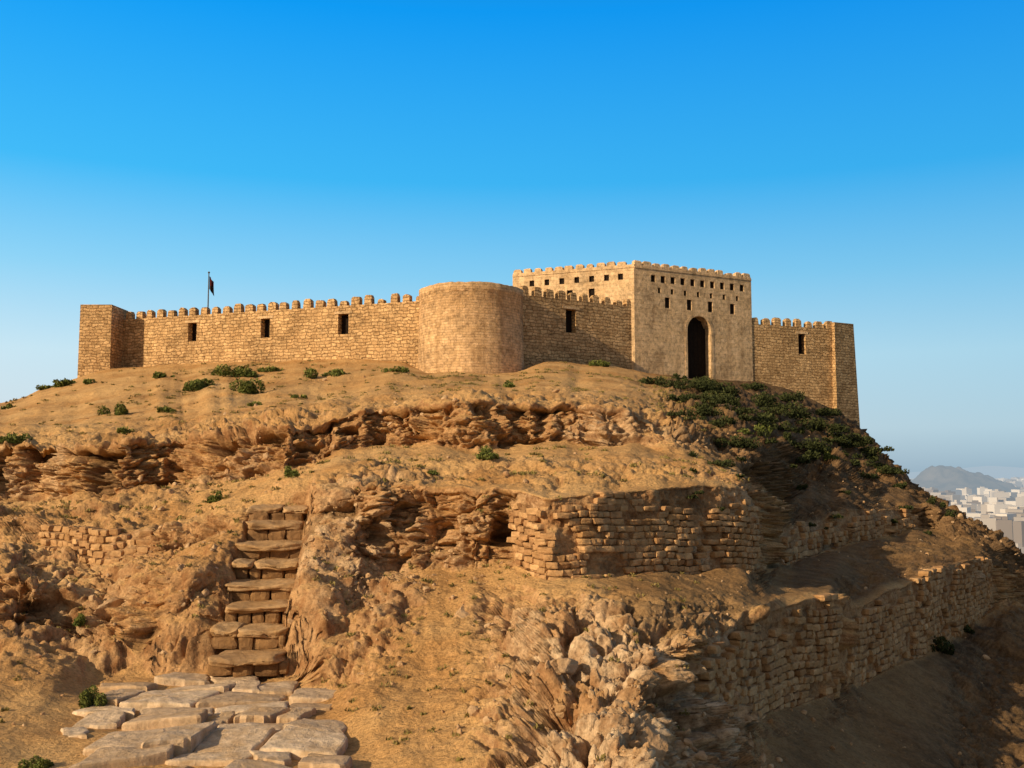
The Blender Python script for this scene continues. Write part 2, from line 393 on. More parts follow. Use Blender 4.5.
# ------------------------------------------------------------------ stones
def cube_template(n=4):
    vs = {}; faces = []
    def vid(p):
        k = tuple(np.round(p, 5)); 
        if k not in vs: vs[k] = len(vs)
        return vs[k]
    g = np.linspace(-1, 1, n)
    for ax in range(3):
        for sgn in (-1, 1):
            for i in range(n-1):
                for j in range(n-1):
                    qd = []
                    for (a, b) in ((i, j), (i+1, j), (i+1, j+1), (i, j+1)):
                        p = [0, 0, 0]; p[ax] = sgn; p[(ax+1) % 3] = g[a]; p[(ax+2) % 3] = g[b]; qd.append(vid(p))
                    faces.append(qd if sgn > 0 else qd[::-1])
    return np.array(list(vs.keys())), np.array(faces)
CV, CF = cube_template(5)
def block_verts(size, k=7, jit=0.06, tpl=None):
    p = (CV if tpl is None else tpl).copy(); nrm = (np.abs(p)**k).sum(1)**(1/k); p = p/nrm[:, None]
    o = rng.uniform(0, 100, 3)
    sk = rng.normal(0, 0.06, (3, 3)); p = p+p@sk
    p = p+jit*np.stack([vnoise(p*1.6+o, 1), vnoise(p*1.6+o, 2), vnoise(p*1.6+o, 3)], -1)
    return p*np.array(size)/2
class Batch:
    def __init__(s): s.V = []; s.F = []; s.T = []; s.n = 0
    def add(s, V, Fc, t):
        s.V.append(V); s.F.append(Fc+s.n); s.T.append(np.full(len(V), t)); s.n += len(V)
    def build(s, name, mat, smooth=False, attr='tint', parent=None):
        return mesh_np(name, np.concatenate(s.V), np.concatenate(s.F), mat, smooth, attr, np.concatenate(s.T), parent)
def ret_wall(name, l, u0, u1, ch, wmin, wmax, missing, topmiss, out=0.0):
    B = Batch(); sel = (U >= u0) & (U <= u1)
    bot = PL[l][sel]; top = PL[l+1][sel]
    sd = np.concatenate([[0], np.cumsum(np.linalg.norm(np.diff(top[:, :2], axis=0), axis=1))])
    Lt = sd[-1]; sm = gsm(top[:, :2], 8, 0)
    h_av = (top[:, 2]-bot[:, 2]).mean(); nc = max(3, int(round(h_av/ch))+3)
    for c in range(-1, nc):
        sp = -rng.uniform(0, wmax)
        while sp < Lt:
            w_ = rng.uniform(wmin, wmax); m = sp+w_/2; sp += w_
            if m < 0 or m > Lt: continue
            b = np.array([np.interp(m, sd, bot[:, q]) for q in range(3)]); t = np.array([np.interp(m, sd, top[:, q]) for q in range(3)])
            m2 = min(m+0.2, Lt); m1 = max(m-0.2, 0)
            tg = np.array([np.interp(m2, sd, sm[:, q])-np.interp(m1, sd, sm[:, q]) for q in range(2)]); tg /= np.linalg.norm(tg)+1e-9
            hh = t[2]-b[2]; ha = (c+0.5)*ch+0.07*float(vnoise(np.array([[m*0.35, l*2.0, 1.0]]), 14)[0]); f = ha/hh
            er = 0.45*hh*max(0, float(fbm(np.array([[m*0.6, l*9.0, 3.0]]), 3, 4)[0])+0.1)
            if ha > hh-er+0.03: continue
            tp = ha > hh-er-ch
            hole = float(fbm(np.array([[m*0.8, ha*1.3, l*5.0+u0]]), 3, 66)[0]) > 0.32
            if rng.random() < (topmiss if tp else (0.75 if hole else missing)): continue
            nrm = np.array([tg[1], -tg[0]])
            pos = b+(t-b)*f
            pos[:2] += nrm*(out-0.13+rng.uniform(-0.035, 0.035)+0.07*float(vnoise(np.array([[m*0.9, ha*1.3, l*5.0]]), 8)[0]))
            V = block_verts((w_*rng.uniform(0.93, 0.99), rng.uniform(0.30, 0.36), ch*rng.uniform(0.86, 0.98)), 9, 0.09)
            a = math.atan2(tg[1], tg[0])+rng.normal(0, 0.04); r = rng.normal(0, 0.03)
            R = np.array([[math.cos(a), -math.sin(a), 0], [math.sin(a), math.cos(a), 0], [0, 0, 1]])
            R2 = np.array([[math.cos(r), 0, math.sin(r)], [0, 1, 0], [-math.sin(r), 0, math.cos(r)]])
            V = V@R2.T@R.T+pos
            B.add(V, CF, float(np.clip(rng.normal(0.5, 0.25), 0, 1)))
    return B.build(name, M_stone, False)
ret_wall('stone_retaining_wall', 4, 514, 757, 0.145, 0.16, 0.42, 0.04, 0.25, 0.05)
ret_wall('stone_retaining_wall', 2, 706, 838, 0.165, 0.18, 0.46, 0.05, 0.3, 0.06)
ret_wall('stone_retaining_wall', 2, 846, 990, 0.18, 0.2, 0.5, 0.04, 0.3, 0.06)
ret_wall('stone_retaining_wall', 4, 784, 844, 0.2, 0.25, 0.6, 0.03, 0.3, 0.06)
ret_wall('stone_retaining_wall', 4, 848, 916, 0.2, 0.25, 0.6, 0.03, 0.3, 0.06)
ret_wall('ruined_stone_wall', 4, 42, 150, 0.17, 0.2, 0.45, 0.1, 0.4, 0.03)

# rocks
def ico(sub):
    bm = bmesh.new(); bmesh.ops.create_icosphere(bm, subdivisions=sub, radius=1); bm.verts.ensure_lookup_table()
    a = np.array([v.co[:] for v in bm.verts]); b = np.array([[v.index for v in f.verts] for f in bm.faces]); bm.free(); return a, b
IV, IF = ico(4); IV2, IF2 = ico(2)
def rockshape(base, nplanes=13):
    pl = rng.normal(size=(nplanes, 3)); pl /= np.linalg.norm(pl, axis=1)[:, None]; hh = rng.uniform(0.55, 0.95, nplanes)
    dd = base@pl.T; r = np.min(np.where(dd > 0.05, hh/np.maximum(dd, 0.05), 9), axis=1); r = np.minimum(r, 1.1)
    V = base*r[:, None]; V += V*0.12*fbm(base*2.2+rng.uniform(0, 50), 4, 2, 0.6)[:, None]
    return V*rng.uniform(0.65, 1.15, 3)*np.array([1, 1, 0.75])
ROCKS = [rockshape(IV2) for _ in range(14)]; BROCKS = [rockshape(IV, 18) for _ in range(8)]
def rndrot():
    q = rng.normal(size=4); q /= np.linalg.norm(q); w_, x_, y_, z_ = q
    return np.array([[1-2*(y_*y_+z_*z_), 2*(x_*y_-z_*w_), 2*(x_*z_+y_*w_)], [2*(x_*y_+z_*w_), 1-2*(x_*x_+z_*z_), 2*(y_*z_-x_*w_)], [2*(x_*z_-y_*w_), 2*(y_*z_+x_*w_), 1-2*(x_*x_+y_*y_)]])
B = Batch()
wt = (0.12+0.7*rug)*(1-0.3*path)*(1-WM)*(1-pv)*(1-w)*sstep(0.6, 1.2, SG)*(1-sstep(9.6, 10, SG))*((UU > -150) & (UU < 1200))*(1-0.5*steep)
clus = sstep(-0.1, 0.5, fbm(P/1.8, 3, 44)); wt = wt*(0.15+clus)*np.maximum(0.3, 26/np.maximum(Y, 10))
wt = wt.ravel()/wt.sum(); pick = rng.choice(len(wt), 4200, p=wt); PF = P.reshape(-1, 3)
for pi in pick:
    p = PF[pi]; sc = min(0.018*math.exp(rng.exponential(0.52)), 0.11)*max(1, p[1]/26)
    V = ROCKS[rng.integers(14)]@rndrot().T*sc+p+np.array([0, 0, sc*0.1]); B.add(V, IF2, float(rng.uniform(0.1, 0.8)))
for (u, v, sz_) in ((112, 602, .42), (462, 612, .40), (700, 612, .25), (30, 562, .25), (350, 520, .3), (372, 512, .3), (560, 665, .3), (650, 735, .35), (515, 748, .25)):
    p = ground(u, v); V = BROCKS[rng.integers(8)]@rndrot().T*sz_*np.array([1.15, 1, 0.7])+p+np.array([0, 0.1, -0.08]); B.add(V, IF, float(rng.uniform(0.2, .7)))
B.build('rubble_rocks', M_rub, False)

# ------------------------------------------------------------------ stairs
CV9, CF9 = cube_template(15)
B = Batch(); B2 = Batch(); ns = 8
perp = np.array([AD[1], -AD[0]]); ang = math.atan2(perp[1], perp[0])
def rz(a): return np.array([[math.cos(a), -math.sin(a), 0], [math.sin(a), math.cos(a), 0], [0, 0, 1]])
stairs = empty('stone_staircase', (FA[0], FA[1], -3.85)); bpy.context.view_layer.update(); STI = stairs.matrix_world.inverted()
run = AL/ns; rise = 2.99/ns
for q in range(ns):
    c = FA+AX*((q+0.5)/ns); zt = -3.85+rise*(q+1)
    wd = 1.44-0.10*q/ns+rng.uniform(-0.06, 0.12); off = rng.uniform(-0.08, 0.08)
    spl = [(-0.5, 0.5)] if q % 3 != 1 else [(-0.5, -0.03+rng.uniform(-.2, .2))]
    if len(spl) == 1 and q % 3 == 1: spl.append((spl[0][1], 0.5))
    for (a, b_) in spl:
        W_ = (b_-a)*wd-0.01; cc = c+perp*((a+b_)/2*wd+off)-AD*(0.03+rng.uniform(-0.06, 0.06))
        V = block_verts((W_, run+0.16, 0.19), 7, 0.08, CV9); o3 = rng.uniform(0, 50)
        front = np.clip(-V[:, 1]/(run/2), 0, 1)
        V[:, 1] += 0.05*np.sin(V[:, 0]*3+q)+0.10*fbm(V*2.5+o3, 3, 3, 0.6)
        V[:, 2] += 0.05*fbm(V*3+o3, 3, 5, 0.6)-0.06*front*np.exp(-((V[:, 0]-0.1*math.sin(q*2.1))/0.35)**2)*(V[:, 2] > 0)
        V = V@rz(ang+rng.normal(0, 0.05)).T+np.array([cc[0], cc[1], zt-0.09+rng.uniform(-0.03, 0.03)]); B.add(V, CF9, float(rng.uniform(0.1, 0.9)))
    xx = -wd/2
    while xx < wd/2-0.1:
        w_ = min(rng.uniform(0.22, 0.5), wd/2-xx); cc = c+perp*(xx+w_/2+off)-AD*(run/2-0.17+rng.uniform(-0.03, 0.03))
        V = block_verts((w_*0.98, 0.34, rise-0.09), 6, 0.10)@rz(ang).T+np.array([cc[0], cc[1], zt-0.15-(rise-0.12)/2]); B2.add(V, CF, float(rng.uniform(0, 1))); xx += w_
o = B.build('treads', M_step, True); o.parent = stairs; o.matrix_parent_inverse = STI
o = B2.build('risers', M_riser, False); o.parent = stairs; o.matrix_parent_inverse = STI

# ------------------------------------------------------------------ paving
B = Batch()
def slab(poly, ztop, th, tilt):
    n = len(poly); poly = np.array(poly)
    sub = []
    for q in range(n):
        a, b_ = poly[q], poly[(q+1) % n]
        for t in (0.06, 0.2, 0.4, 0.6, 0.8, 0.94): sub.append(a+(b_-a)*t+rng.normal(0, 0.018, 2))
    sub = np.array(sub); m = len(sub)
    ctr = sub.mean(0)
    def z(p): return ztop+tilt[0]*(p[:, 0]-ctr[0])+tilt[1]*(p[:, 1]-ctr[1])
    rings = []
    for sc, dz in ((1.0, -th), (1.01, -0.045), (0.985, -0.012), (0.93, 0.0), (0.7, 0.004), (0.4, 0.004)):
        rp = ctr+(sub-ctr)*sc; zz = z(rp)+dz+0.035*fbm(np.column_stack([rp*2.2, np.full(m, ztop*40)]), 3, 77)
        rings.append(np.column_stack([rp, zz]))
    V = np.concatenate(rings+[[np.array([ctr[0], ctr[1], ztop+0.003])]])
    Fc = []
    for r in range(5):
        for q in range(m): Fc.append([r*m+q, r*m+(q+1) % m, (r+1)*m+(q+1) % m, (r+1)*m+q])
    for q in range(m): Fc.append([5*m+q, 5*m+(q+1) % m, 6*m, 6*m])
    return V, np.array(Fc)
def warp(x, y):
    p = np.array([[x*0.55, y*0.55, 2.2]])
    return (x+0.5*float(fbm(p, 2, 201)[0]), y+0.65*float(fbm(p, 2, 202)[0]))
y = 12.7
while y < 19.3:
    hgt = rng.uniform(0.38, 0.95)
    xl = -7.6+(18.8-y)*0.29+rng.uniform(-0.2, 0.5); xr = -4.2+(18.8-y)*0.36+rng.uniform(-0.6, 0.1)
    xs = [xl]
    while xs[-1] < xr: xs.append(xs[-1]+rng.uniform(0.35, 1.3))
    for q in range(len(xs)-1):
        if rng.random() < 0.06: continue
        a, b_ = xs[q]+0.028, xs[q+1]-0.028
        j = lambda s_: rng.normal(0, s_)
        poly = [warp(a+j(.05), y+0.028), warp(b_+j(.05), y+0.028), warp(b_+j(.05), y+hgt-0.028), warp(a+j(.05), y+hgt-0.028)]
        zt = -3.87+rng.uniform(-0.06, 0.04)+(rng.uniform(0.05, 0.17) if y < 14.8 and rng.random() < 0.6 else 0)
        V, Fc = slab(poly, zt, 0.40, (rng.normal(0, 0.04), rng.normal(0.0, 0.04)))
        B.add(V, Fc, float(rng.uniform(0.0, 1)))
    y += hgt
allV = np.concatenate(B.V); allF = np.concatenate(B.F); allT = np.concatenate(B.T)
tri = allF[:, 2] == allF[:, 3]
me = bpy.data.meshes.new('stone_paving')
me.from_pydata(allV.tolist(), [], [f[:3].tolist() if t else f.tolist() for f, t in zip(allF, tri)])
a = me.color_attributes.new('tint', 'FLOAT_COLOR', 'POINT'); a.data.foreach_set('color', np.repeat(allT[:, None], 4, 1).astype(np.float32).ravel())
me.materials.append(M_slab); ob = bpy.data.objects.new('stone_paving', me); scene.collection.objects.link(ob)

# ------------------------------------------------------------------ FORT
fort = empty('hilltop_fortress', (0, 72, 6))
bpy.context.view_layer.update(); FI = fort.matrix_world.inverted()
def set_uv(me, cyl=None):
    uvl = me.uv_layers.new(name='UVMap') if not me.uv_layers.get('UVMap') else me.uv_layers['UVMap']
    for p in me.polygons:
        n = p.normal
        for li in p.loop_indices:
            co = me.vertices[me.loops[li].vertex_index].co
            if abs(n.z) > 0.8: uvl.data[li].uv = (co.x, co.y)
            elif cyl:
                an = math.atan2(co.x-cyl[0], -(co.y-cyl[1])); uvl.data[li].uv = (an*cyl[2], co.z)
            else:
                t = Vector((-n.y, n.x, 0)).normalized(); uvl.data[li].uv = (co.x*t.x+co.y*t.y, co.z)
def finish(me, name, mat, cyl=None):
    me.materials.clear(); me.materials.append(mat); set_uv(me, cyl)
    ob = bpy.data.objects.new(name, me); scene.collection.objects.link(ob); ob.parent = fort; ob.matrix_parent_inverse = FI
    return ob
def prism_bm(bm, pts, z0, z1):
    n = len(pts); lo = [bm.verts.new((p[0], p[1], z0)) for p in pts]; hi = [bm.verts.new((p[0], p[1], z1)) for p in pts]
    for q in range(n): bm.faces.new((lo[q], lo[(q+1) % n], hi[(q+1) % n], hi[q]))
    bm.faces.new(hi); bm.faces.new(lo[::-1])
def boolean(me, cutters):
    a = bpy.data.objects.new('tmp_a', me); scene.collection.objects.link(a)
    cm = bpy.data.meshes.new('tmp_c'); cutters.to_mesh(cm); cutters.free()
    c = bpy.data.objects.new('tmp_b', cm); scene.collection.objects.link(c)
    md = a.modifiers.new('b', 'BOOLEAN'); md.operation = 'DIFFERENCE'; md.solver = 'EXACT'; md.object = c
    dg = bpy.context.evaluated_depsgraph_get(); out = bpy.data.meshes.new_from_object(a.evaluated_get(dg))
    bpy.data.objects.remove(a); bpy.data.objects.remove(c); return out
def frame(p0, p1):
    p0 = np.array(p0, float); p1 = np.array(p1, float); e = p1-p0; L = np.linalg.norm(e); e /= L
    return p0, e, np.array([e[1], -e[0]]), L
def box_pts(p0, e, n, a, b, f, k):
    return [p0+e*a+n*f, p0+e*b+n*f, p0+e*b-n*k, p0+e*a-n*k]
def merlons(bm, p0, e, n, L, z, mw, gap, h, th, f=0.0):
    cnt = int(L/(mw+gap)); pitch = L/cnt; ju = random.uniform
    for q in range(cnt):
        c = (q+0.5)*pitch+ju(-.04, .04); w_ = mw*ju(0.82, 1.12); hh = h*ju(0.8, 1.08)
        if random.random() < 0.07: hh *= 0.6
        a, b_ = c-w_/2, c+w_/2; base = box_pts(p0, e, n, a, b_, f-0.004, th)
        mid = box_pts(p0, e, n, a+ju(0, .05), b_-ju(0, .05), f-0.02-ju(0, .03), th)
        top = box_pts(p0, e, n, a+ju(.06, .18), b_-ju(.06, .18), f-0.08, th-0.06)
        lo = [bm.verts.new((p[0], p[1], z-0.05)) for p in base]; mi = [bm.verts.new((p[0], p[1], z+hh*ju(.68, .82))) for p in mid]
        hi = [bm.verts.new((p[0], p[1], z+hh*ju(.95, 1.02))) for p in top]
        for A_, B_ in ((lo, mi), (mi, hi)):
            for k in range(4): bm.faces.new((A_[k], A_[(k+1) % 4], B_[(k+1) % 4], B_[k]))
        bm.faces.new(hi); bm.faces.new(lo[::-1])
def add_bm(me, bm2):
    b = bmesh.new(); b.from_mesh(me); t = bpy.data.meshes.new('t'); bm2.to_mesh(t); b.from_mesh(t); b.normal_update(); b.to_mesh(me); b.free(); bm2.free(); me.update()
def wall(name, p0, p1, z0, z1, th, wins, mat, mer=(0.58, 0.34, 0.62)):
    p0, e, n, L = frame(p0, p1); bm = bmesh.new(); prism_bm(bm, box_pts(p0, e, n, 0, L, 0, th), z0, z1)
    me = bpy.data.meshes.new(name); bm.to_mesh(me); bm.free()
    if wins:
        c = bmesh.new()
        for (s_, zc, w_, h_) in wins: prism_bm(c, box_pts(p0, e, n, s_-w_/2, s_+w_/2, 0.3, 0.6), zc-h_/2, zc+h_/2)
        me = boolean(me, c)
    if mer:
        mb = bmesh.new(); merlons(mb, p0, e, n, L, z1, mer[0], mer[1], mer[2], min(th, 0.45)); add_bm(me, mb)
    ob = finish(me, name, mat)
    for k, (s_, zc, w_, h_) in enumerate(wins or []):
        bm = bmesh.new(); prism_bm(bm, box_pts(p0, e, n, s_-w_*0.85, s_+w_*0.85, 0.03, 0.1), zc+h_/2+0.003, zc+h_/2+0.18)
        m2 = bpy.data.meshes.new('lintel'); bm.to_mesh(m2); bm.free(); finish(m2, 'lintel', M_gate)
        bm = bmesh.new(); prism_bm(bm, box_pts(p0, e, n, s_-w_/2+0.01, s_+w_/2-0.01, -0.5, 0.58), zc-h_/2+0.01, zc+h_/2-0.01)
        m2 = bpy.data.meshes.new('window_shade_fill'); bm.to_mesh(m2); bm.free(); finish(m2, 'window_shade_fill', M_dark)  # near-black block standing in for shade inside the window niche
    return ob
def s_at(p0, p1, u):
    k = (u-512)/F*1.0075; p0 = np.array(p0); p1 = np.array(p1); e = p1-p0; L = np.linalg.norm(e)
    t = (k*p0[1]-p0[0])/(e[0]-k*e[1]); return t*L, p0[1]+t*e[1]
def win(p0, p1, u, v, w_, h_):
    s_, d = s_at(p0, p1, u); return (s_, float(S(u, v, d)[2]), w_, h_)
W1 = ((-28.95, 73.4), (-5.7, 65.0))
wall('curtain_wall_west', *W1, 4.5, 11.15, 0.9, [win(*W1, 192, 332, 0.74, 1.35), win(*W1, 265, 328, 0.74, 1.35), win(*W1, 343, 324, 0.80, 1.4)], M_wall)
W2 = ((0.5, 66.0), (8.95, 71.3))
wall('curtain_wall_middle', *W2, 4.5, 11.75, 0.9, [win(*W2, 571, 321, 0.85, 1.65)], M_wall)
W3 = ((18.45, 76.15), (25.9, 79.1))
wall('curtain_wall_east', *W3, 2.0, 11.25, 0.9, [win(*W3, 802, 344, 0.7, 1.6)], M_wall)
wall('curtain_wall_side', (-30.0, 98), (-30.0, 73.9), 2, 11.15, 0.9, None, M_wall)
wall('curtain_wall_rear', (26.5, 100), (-29.4, 98.4), 0, 11.15, 0.9, None, M_wall)
wall('curtain_wall_flank', (27.3, 81.2), (27.3, 99.6), 0, 11.15, 0.9, None, M_wall)
def battered(name, pts, z0, z1, spread, mat):
    pts = [np.array(p, float) for p in pts]; c = sum(pts)/len(pts); bm = bmesh.new(); rings = []
    nz_ = 8
    for k in range(nz_+1):
        t = k/nz_; sc = 1+spread*(1-t)
        rings.append([bm.verts.new((*(c+(p-c)*sc), z0+(z1-z0)*t)) for p in pts])
    for r0, r1 in zip(rings[:-1], rings[1:]):
        for q in range(len(pts)): bm.faces.new((r0[q], r0[(q+1) % len(pts)], r1[(q+1) % len(pts)], r1[q]))
    bm.faces.new(rings[-1]); bm.faces.new(rings[0][::-1])
    for q, p in enumerate(pts):
        rings[-1][q].co.z += random.uniform(-0.08, 0.03)
    me = bpy.data.meshes.new(name); bm.to_mesh(me); bm.free(); return finish(me, name, mat)
battered('square_tower', [(-31.3, 71.4), (-28.98, 71.3), (-28.9, 74.2), (-31.4, 74.3)], 4, 12.0, 0.02, M_wall)
battered('corner_tower', [(25.75, 78.75), (27.75, 80.15), (26.6, 82.4), (24.8, 81.0)], 1.0, 11.8, 0.22, M_wall)
def round_tower(name, cx, cy, prof, mat, seg_=96):
    bm = bmesh.new(); rings = []
    for (z, r) in prof:
        rings.append([bm.verts.new((cx+(r+0.012*math.sin(q*1.7+z))*math.sin(2*math.pi*q/seg_), cy-(r+0.012*math.sin(q*1.7+z))*math.cos(2*math.pi*q/seg_), z+(0.03*math.sin(q*0.37)+random.uniform(-.03, .03) if z > prof[0][0]+1 else 0))) for q in range(seg_)])
    for a_, b_ in zip(rings[:-1], rings[1:]):
        for q in range(seg_):
            f = bm.faces.new((a_[q], a_[(q+1) % seg_], b_[(q+1) % seg_], b_[q])); f.smooth = True
    bm.faces.new(rings[-1])
    me = bpy.data.meshes.new(name); bm.to_mesh(me); bm.free()
    return finish(me, name, mat, (cx, cy, prof[1][1]))
round_tower('round_tower', -2.72, 65.5, [(3.5, 3.60), (6, 3.52), (9, 3.46), (11.3, 3.43), (11.33, 3.47), (11.80, 3.47), (11.85, 3.42), (11.85, 2.9), (11.4, 2.85)], M_round)
# gatehouse
A = (8.82, 71.0); Bp = (18.52, 76.1); C = (0.05, 74.6); Dp = (9.9, 82.0)
GT = 14.85
bm = bmesh.new(); prism_bm(bm, [A, Bp, Dp, C], 3.5, GT)
me = bpy.data.meshes.new('gatehouse'); bm.to_mesh(me); bm.free()
c = bmesh.new(); p0, e, n, L = frame(A, Bp)
sg, dg_ = s_at(A, Bp, 699.5); gz0 = 6.3; gw = 1.12; spring = float(S(699, 331, dg_)[2])
pts = [(sg-gw, gz0), (sg+gw, gz0)]+[(sg+gw*math.cos(t_), spring+gw*1.0*math.sin(t_)) for t_ in np.linspace(0, math.pi, 17)]
def cut_profile(bmx, pts, f, k):
    fr = [bmx.verts.new((*(p0+e*a_+n*f), z_)) for a_, z_ in pts]; bk = [bmx.verts.new((*(p0+e*a_-n*k), z_)) for a_, z_ in pts]; m_ = len(pts)
    for q in range(m_): bmx.faces.new((fr[q], bk[q], bk[(q+1) % m_], fr[(q+1) % m_]))
    bmx.faces.new(fr); bmx.faces.new(bk[::-1])
cut_profile(c, pts, 0.4, 0.85)
slots = []
def cut(s_, zc, w_, h_):
    prism_bm(c, box_pts(p0, e, n, s_-w_/2, s_+w_/2, 0.3, 0.45), zc-h_/2, zc+h_/2); slots.append((p0, e, n, s_, zc, w_, h_))
for u in np.linspace(654, 743, 10):
    s_, d = s_at(A, Bp, u); cut(s_, 13.95, 0.42, 0.52)
for u in (660, 673, 686, 699, 712, 725, 738):
    s_, d = s_at(A, Bp, u); cut(s_, 13.10, 0.26, 0.40)
for u in (668, 690, 711, 733):
    s_, d = s_at(A, Bp, u); cut(s_, 12.25, 0.46, 0.80)
p0s, es, ns_, Ls = frame(C, A)
for u, zc, w_, h_ in [(q_, 14.0, 0.38, 0.45) for q_ in (532, 547, 562, 577, 592, 607, 621)]+[(548, 12.95, 0.46, 0.66), (570, 12.95, 0.46, 0.66), (592, 12.95, 0.46, 0.66)]:
    s_, d = s_at(C, A, u); prism_bm(c, box_pts(p0s, es, ns_, s_-w_/2, s_+w_/2, 0.3, 0.45), zc-h_/2, zc+h_/2); slots.append((p0s, es, ns_, s_, zc, w_, h_))
bmesh.ops.recalc_face_normals(c, faces=c.faces[:])
me = boolean(me, c)
mb = bmesh.new(); merlons(mb, p0, e, n, L, GT, 0.62, 0.18, 0.32, 0.4); merlons(mb, p0s, es, ns_, Ls-0.5, GT, 0.62, 0.18, 0.32, 0.4); add_bm(me, mb)
finish(me, 'gatehouse_body', M_gate)
bm = bmesh.new()
for (a0, a1, a2, s_, zc, w_, h_) in slots: prism_bm(bm, box_pts(a0, a1, a2, s_-w_/2+0.004, s_+w_/2-0.004, -0.16, 0.44), zc-h_/2+0.004, zc+h_/2-0.004)
m2 = bpy.data.meshes.new('slot_shade_fill'); bm.to_mesh(m2); bm.free(); finish(m2, 'slot_shade_fill', M_dark)  # near-black backs painting the shade inside the slots
def trim(name, p0, e, n, a, b_, z0, z1, f=0.05, mat=M_gate):
    bm = bmesh.new(); prism_bm(bm, box_pts(p0, e, n, a, b_, f, 0.08), z0, z1); m2 = bpy.data.meshes.new(name); bm.to_mesh(m2); bm.free(); return finish(m2, name, mat)
trim('string_course', p0, e, n, 0.0, L, 14.60, 14.70, 0.05)
trim('string_course', p0s, es, ns_, 0.0, Ls-0.05, 14.60, 14.70, 0.05)
bm = bmesh.new(); th_ = np.linspace(0, math.pi, 21); aw = 0.22
prof_i = [(sg+gw*1.0, 6.6)]+[(sg+gw*math.cos(t_), spring+gw*math.sin(t_)) for t_ in th_]+[(sg-gw, 6.6)]
prof_o = [(sg+gw+aw, 6.6)]+[(sg+(gw+aw)*math.cos(t_), spring+(gw+aw)*math.sin(t_)) for t_ in th_]+[(sg-gw-aw, 6.6)]
def pv3(a_, z_, f): return (*(p0+e*a_+n*f), z_)
io = [bm.verts.new(pv3(a_, z_, 0.02)) for a_, z_ in prof_i]; oo = [bm.verts.new(pv3(a_, z_, 0.02)) for a_, z_ in prof_o]
ib = [bm.verts.new(pv3(a_, z_, -0.1)) for a_, z_ in prof_i]; ob_ = [bm.verts.new(pv3(a_, z_, -0.1)) for a_, z_ in prof_o]
for q in range(len(io)-1):
    bm.faces.new((io[q], io[q+1], oo[q+1], oo[q])); bm.faces.new((oo[q], oo[q+1], ob_[q+1], ob_[q])); bm.faces.new((ib[q], ib[q+1], io[q+1], io[q]))
bmesh.ops.recalc_face_normals(bm, faces=bm.faces[:])
m2 = bpy.data.meshes.new('arch_surround'); bm.to_mesh(m2); bm.free(); finish(m2, 'arch_surround', M_gate)
bm = bmesh.new()
for q in range(6):
    a0 = sg-gw+q*gw/3+0.01; prism_bm(bm, box_pts(p0, e, n, a0, a0+gw/3-0.02, -0.70, 0.82), 6.6, spring+gw*(0.98 if q in (2, 3) else 0.8 if q in (1, 4) else 0.3))
m2 = bpy.data.meshes.new('gate_door'); bm.to_mesh(m2); bm.free(); finish(m2, 'gate_door', M_dark)
bm = bmesh.new(); prism_bm(bm, box_pts(p0, e, n, sg-gw+0.01, sg+gw-0.01, -0.83, 0.845), 6.6, spring+gw*1.01)
m2 = bpy.data.meshes.new('gate_door_frame'); bm.to_mesh(m2); bm.free(); finish(m2, 'gate_door_frame', M_dark)

# ------------------------------------------------------------------ flag
fx, fy = -22.15, 71.75
fl = empty('flag_on_pole', (fx, fy, 11.0)); bpy.context.view_layer.update(); FLI = fl.matrix_world.inverted()
bm = bmesh.new(); bmesh.ops.create_cone(bm, segments=10, radius1=0.055, radius2=0.035, depth=4.3, cap_ends=True, matrix=Matrix.Translation((fx, fy, 12.2)))
bmesh.ops.create_uvsphere(bm, u_segments=10, v_segments=6, radius=0.08, matrix=Matrix.Translation((fx, fy, 14.38)))
m2 = bpy.data.meshes.new('pole'); bm.to_mesh(m2); bm.free(); m2.materials.append(flat_mat('pole_metal', (0.12, 0.11, 0.10))); o = bpy.data.objects.new('pole', m2); scene.collection.objects.link(o); o.parent = fl; o.matrix_parent_inverse = FLI
nu, nv = 24, 20; V = []; Fc = []
for i in range(nv+1):
    for j in range(nu+1):
        a_ = j/nu; b_ = i/nv
        x = 0.05+a_*0.5*(0.75+0.25*b_)-0.12*b_*a_; z = 14.1-b_*0.95-a_*0.55*(0.8+0.2*a_)+0.03*math.sin(a_*9)
        yy = 0.13*math.sin(a_*11+b_*1.5)*(0.3+a_)
        V.append((fx+x, fy+yy, z))
for i in range(nv):
    for j in range(nu): k = i*(nu+1)+j; Fc.append([k, k+1, k+nu+2, k+nu+1])
fm, nt, b = new_mat('flag_cloth'); g = N(nt)
sx = g.node('ShaderNodeSeparateXYZ'); g.link(g.node('ShaderNodeNewGeometry').outputs['Position'], sx.inputs[0])
t_ = g.math('DIVIDE', g.math('SUBTRACT', sx.outputs[2], 12.5), 1.6)
rp = g.node('ShaderNodeValToRGB'); rp.color_ramp.interpolation = 'CONSTANT'; el = rp.color_ramp.elements
el[0].position = 0; el[0].color = (0.04, 0.032, 0.032, 1); el[1].position = 0.55; el[1].color = (0.10, 0.03, 0.03, 1)
g.link(t_, rp.inputs[0]); g.link(rp.outputs[0], b.inputs['Base Color'])
o = mesh_np('flag', V, Fc, fm, True); o.parent = fl; o.matrix_parent_inverse = FLI

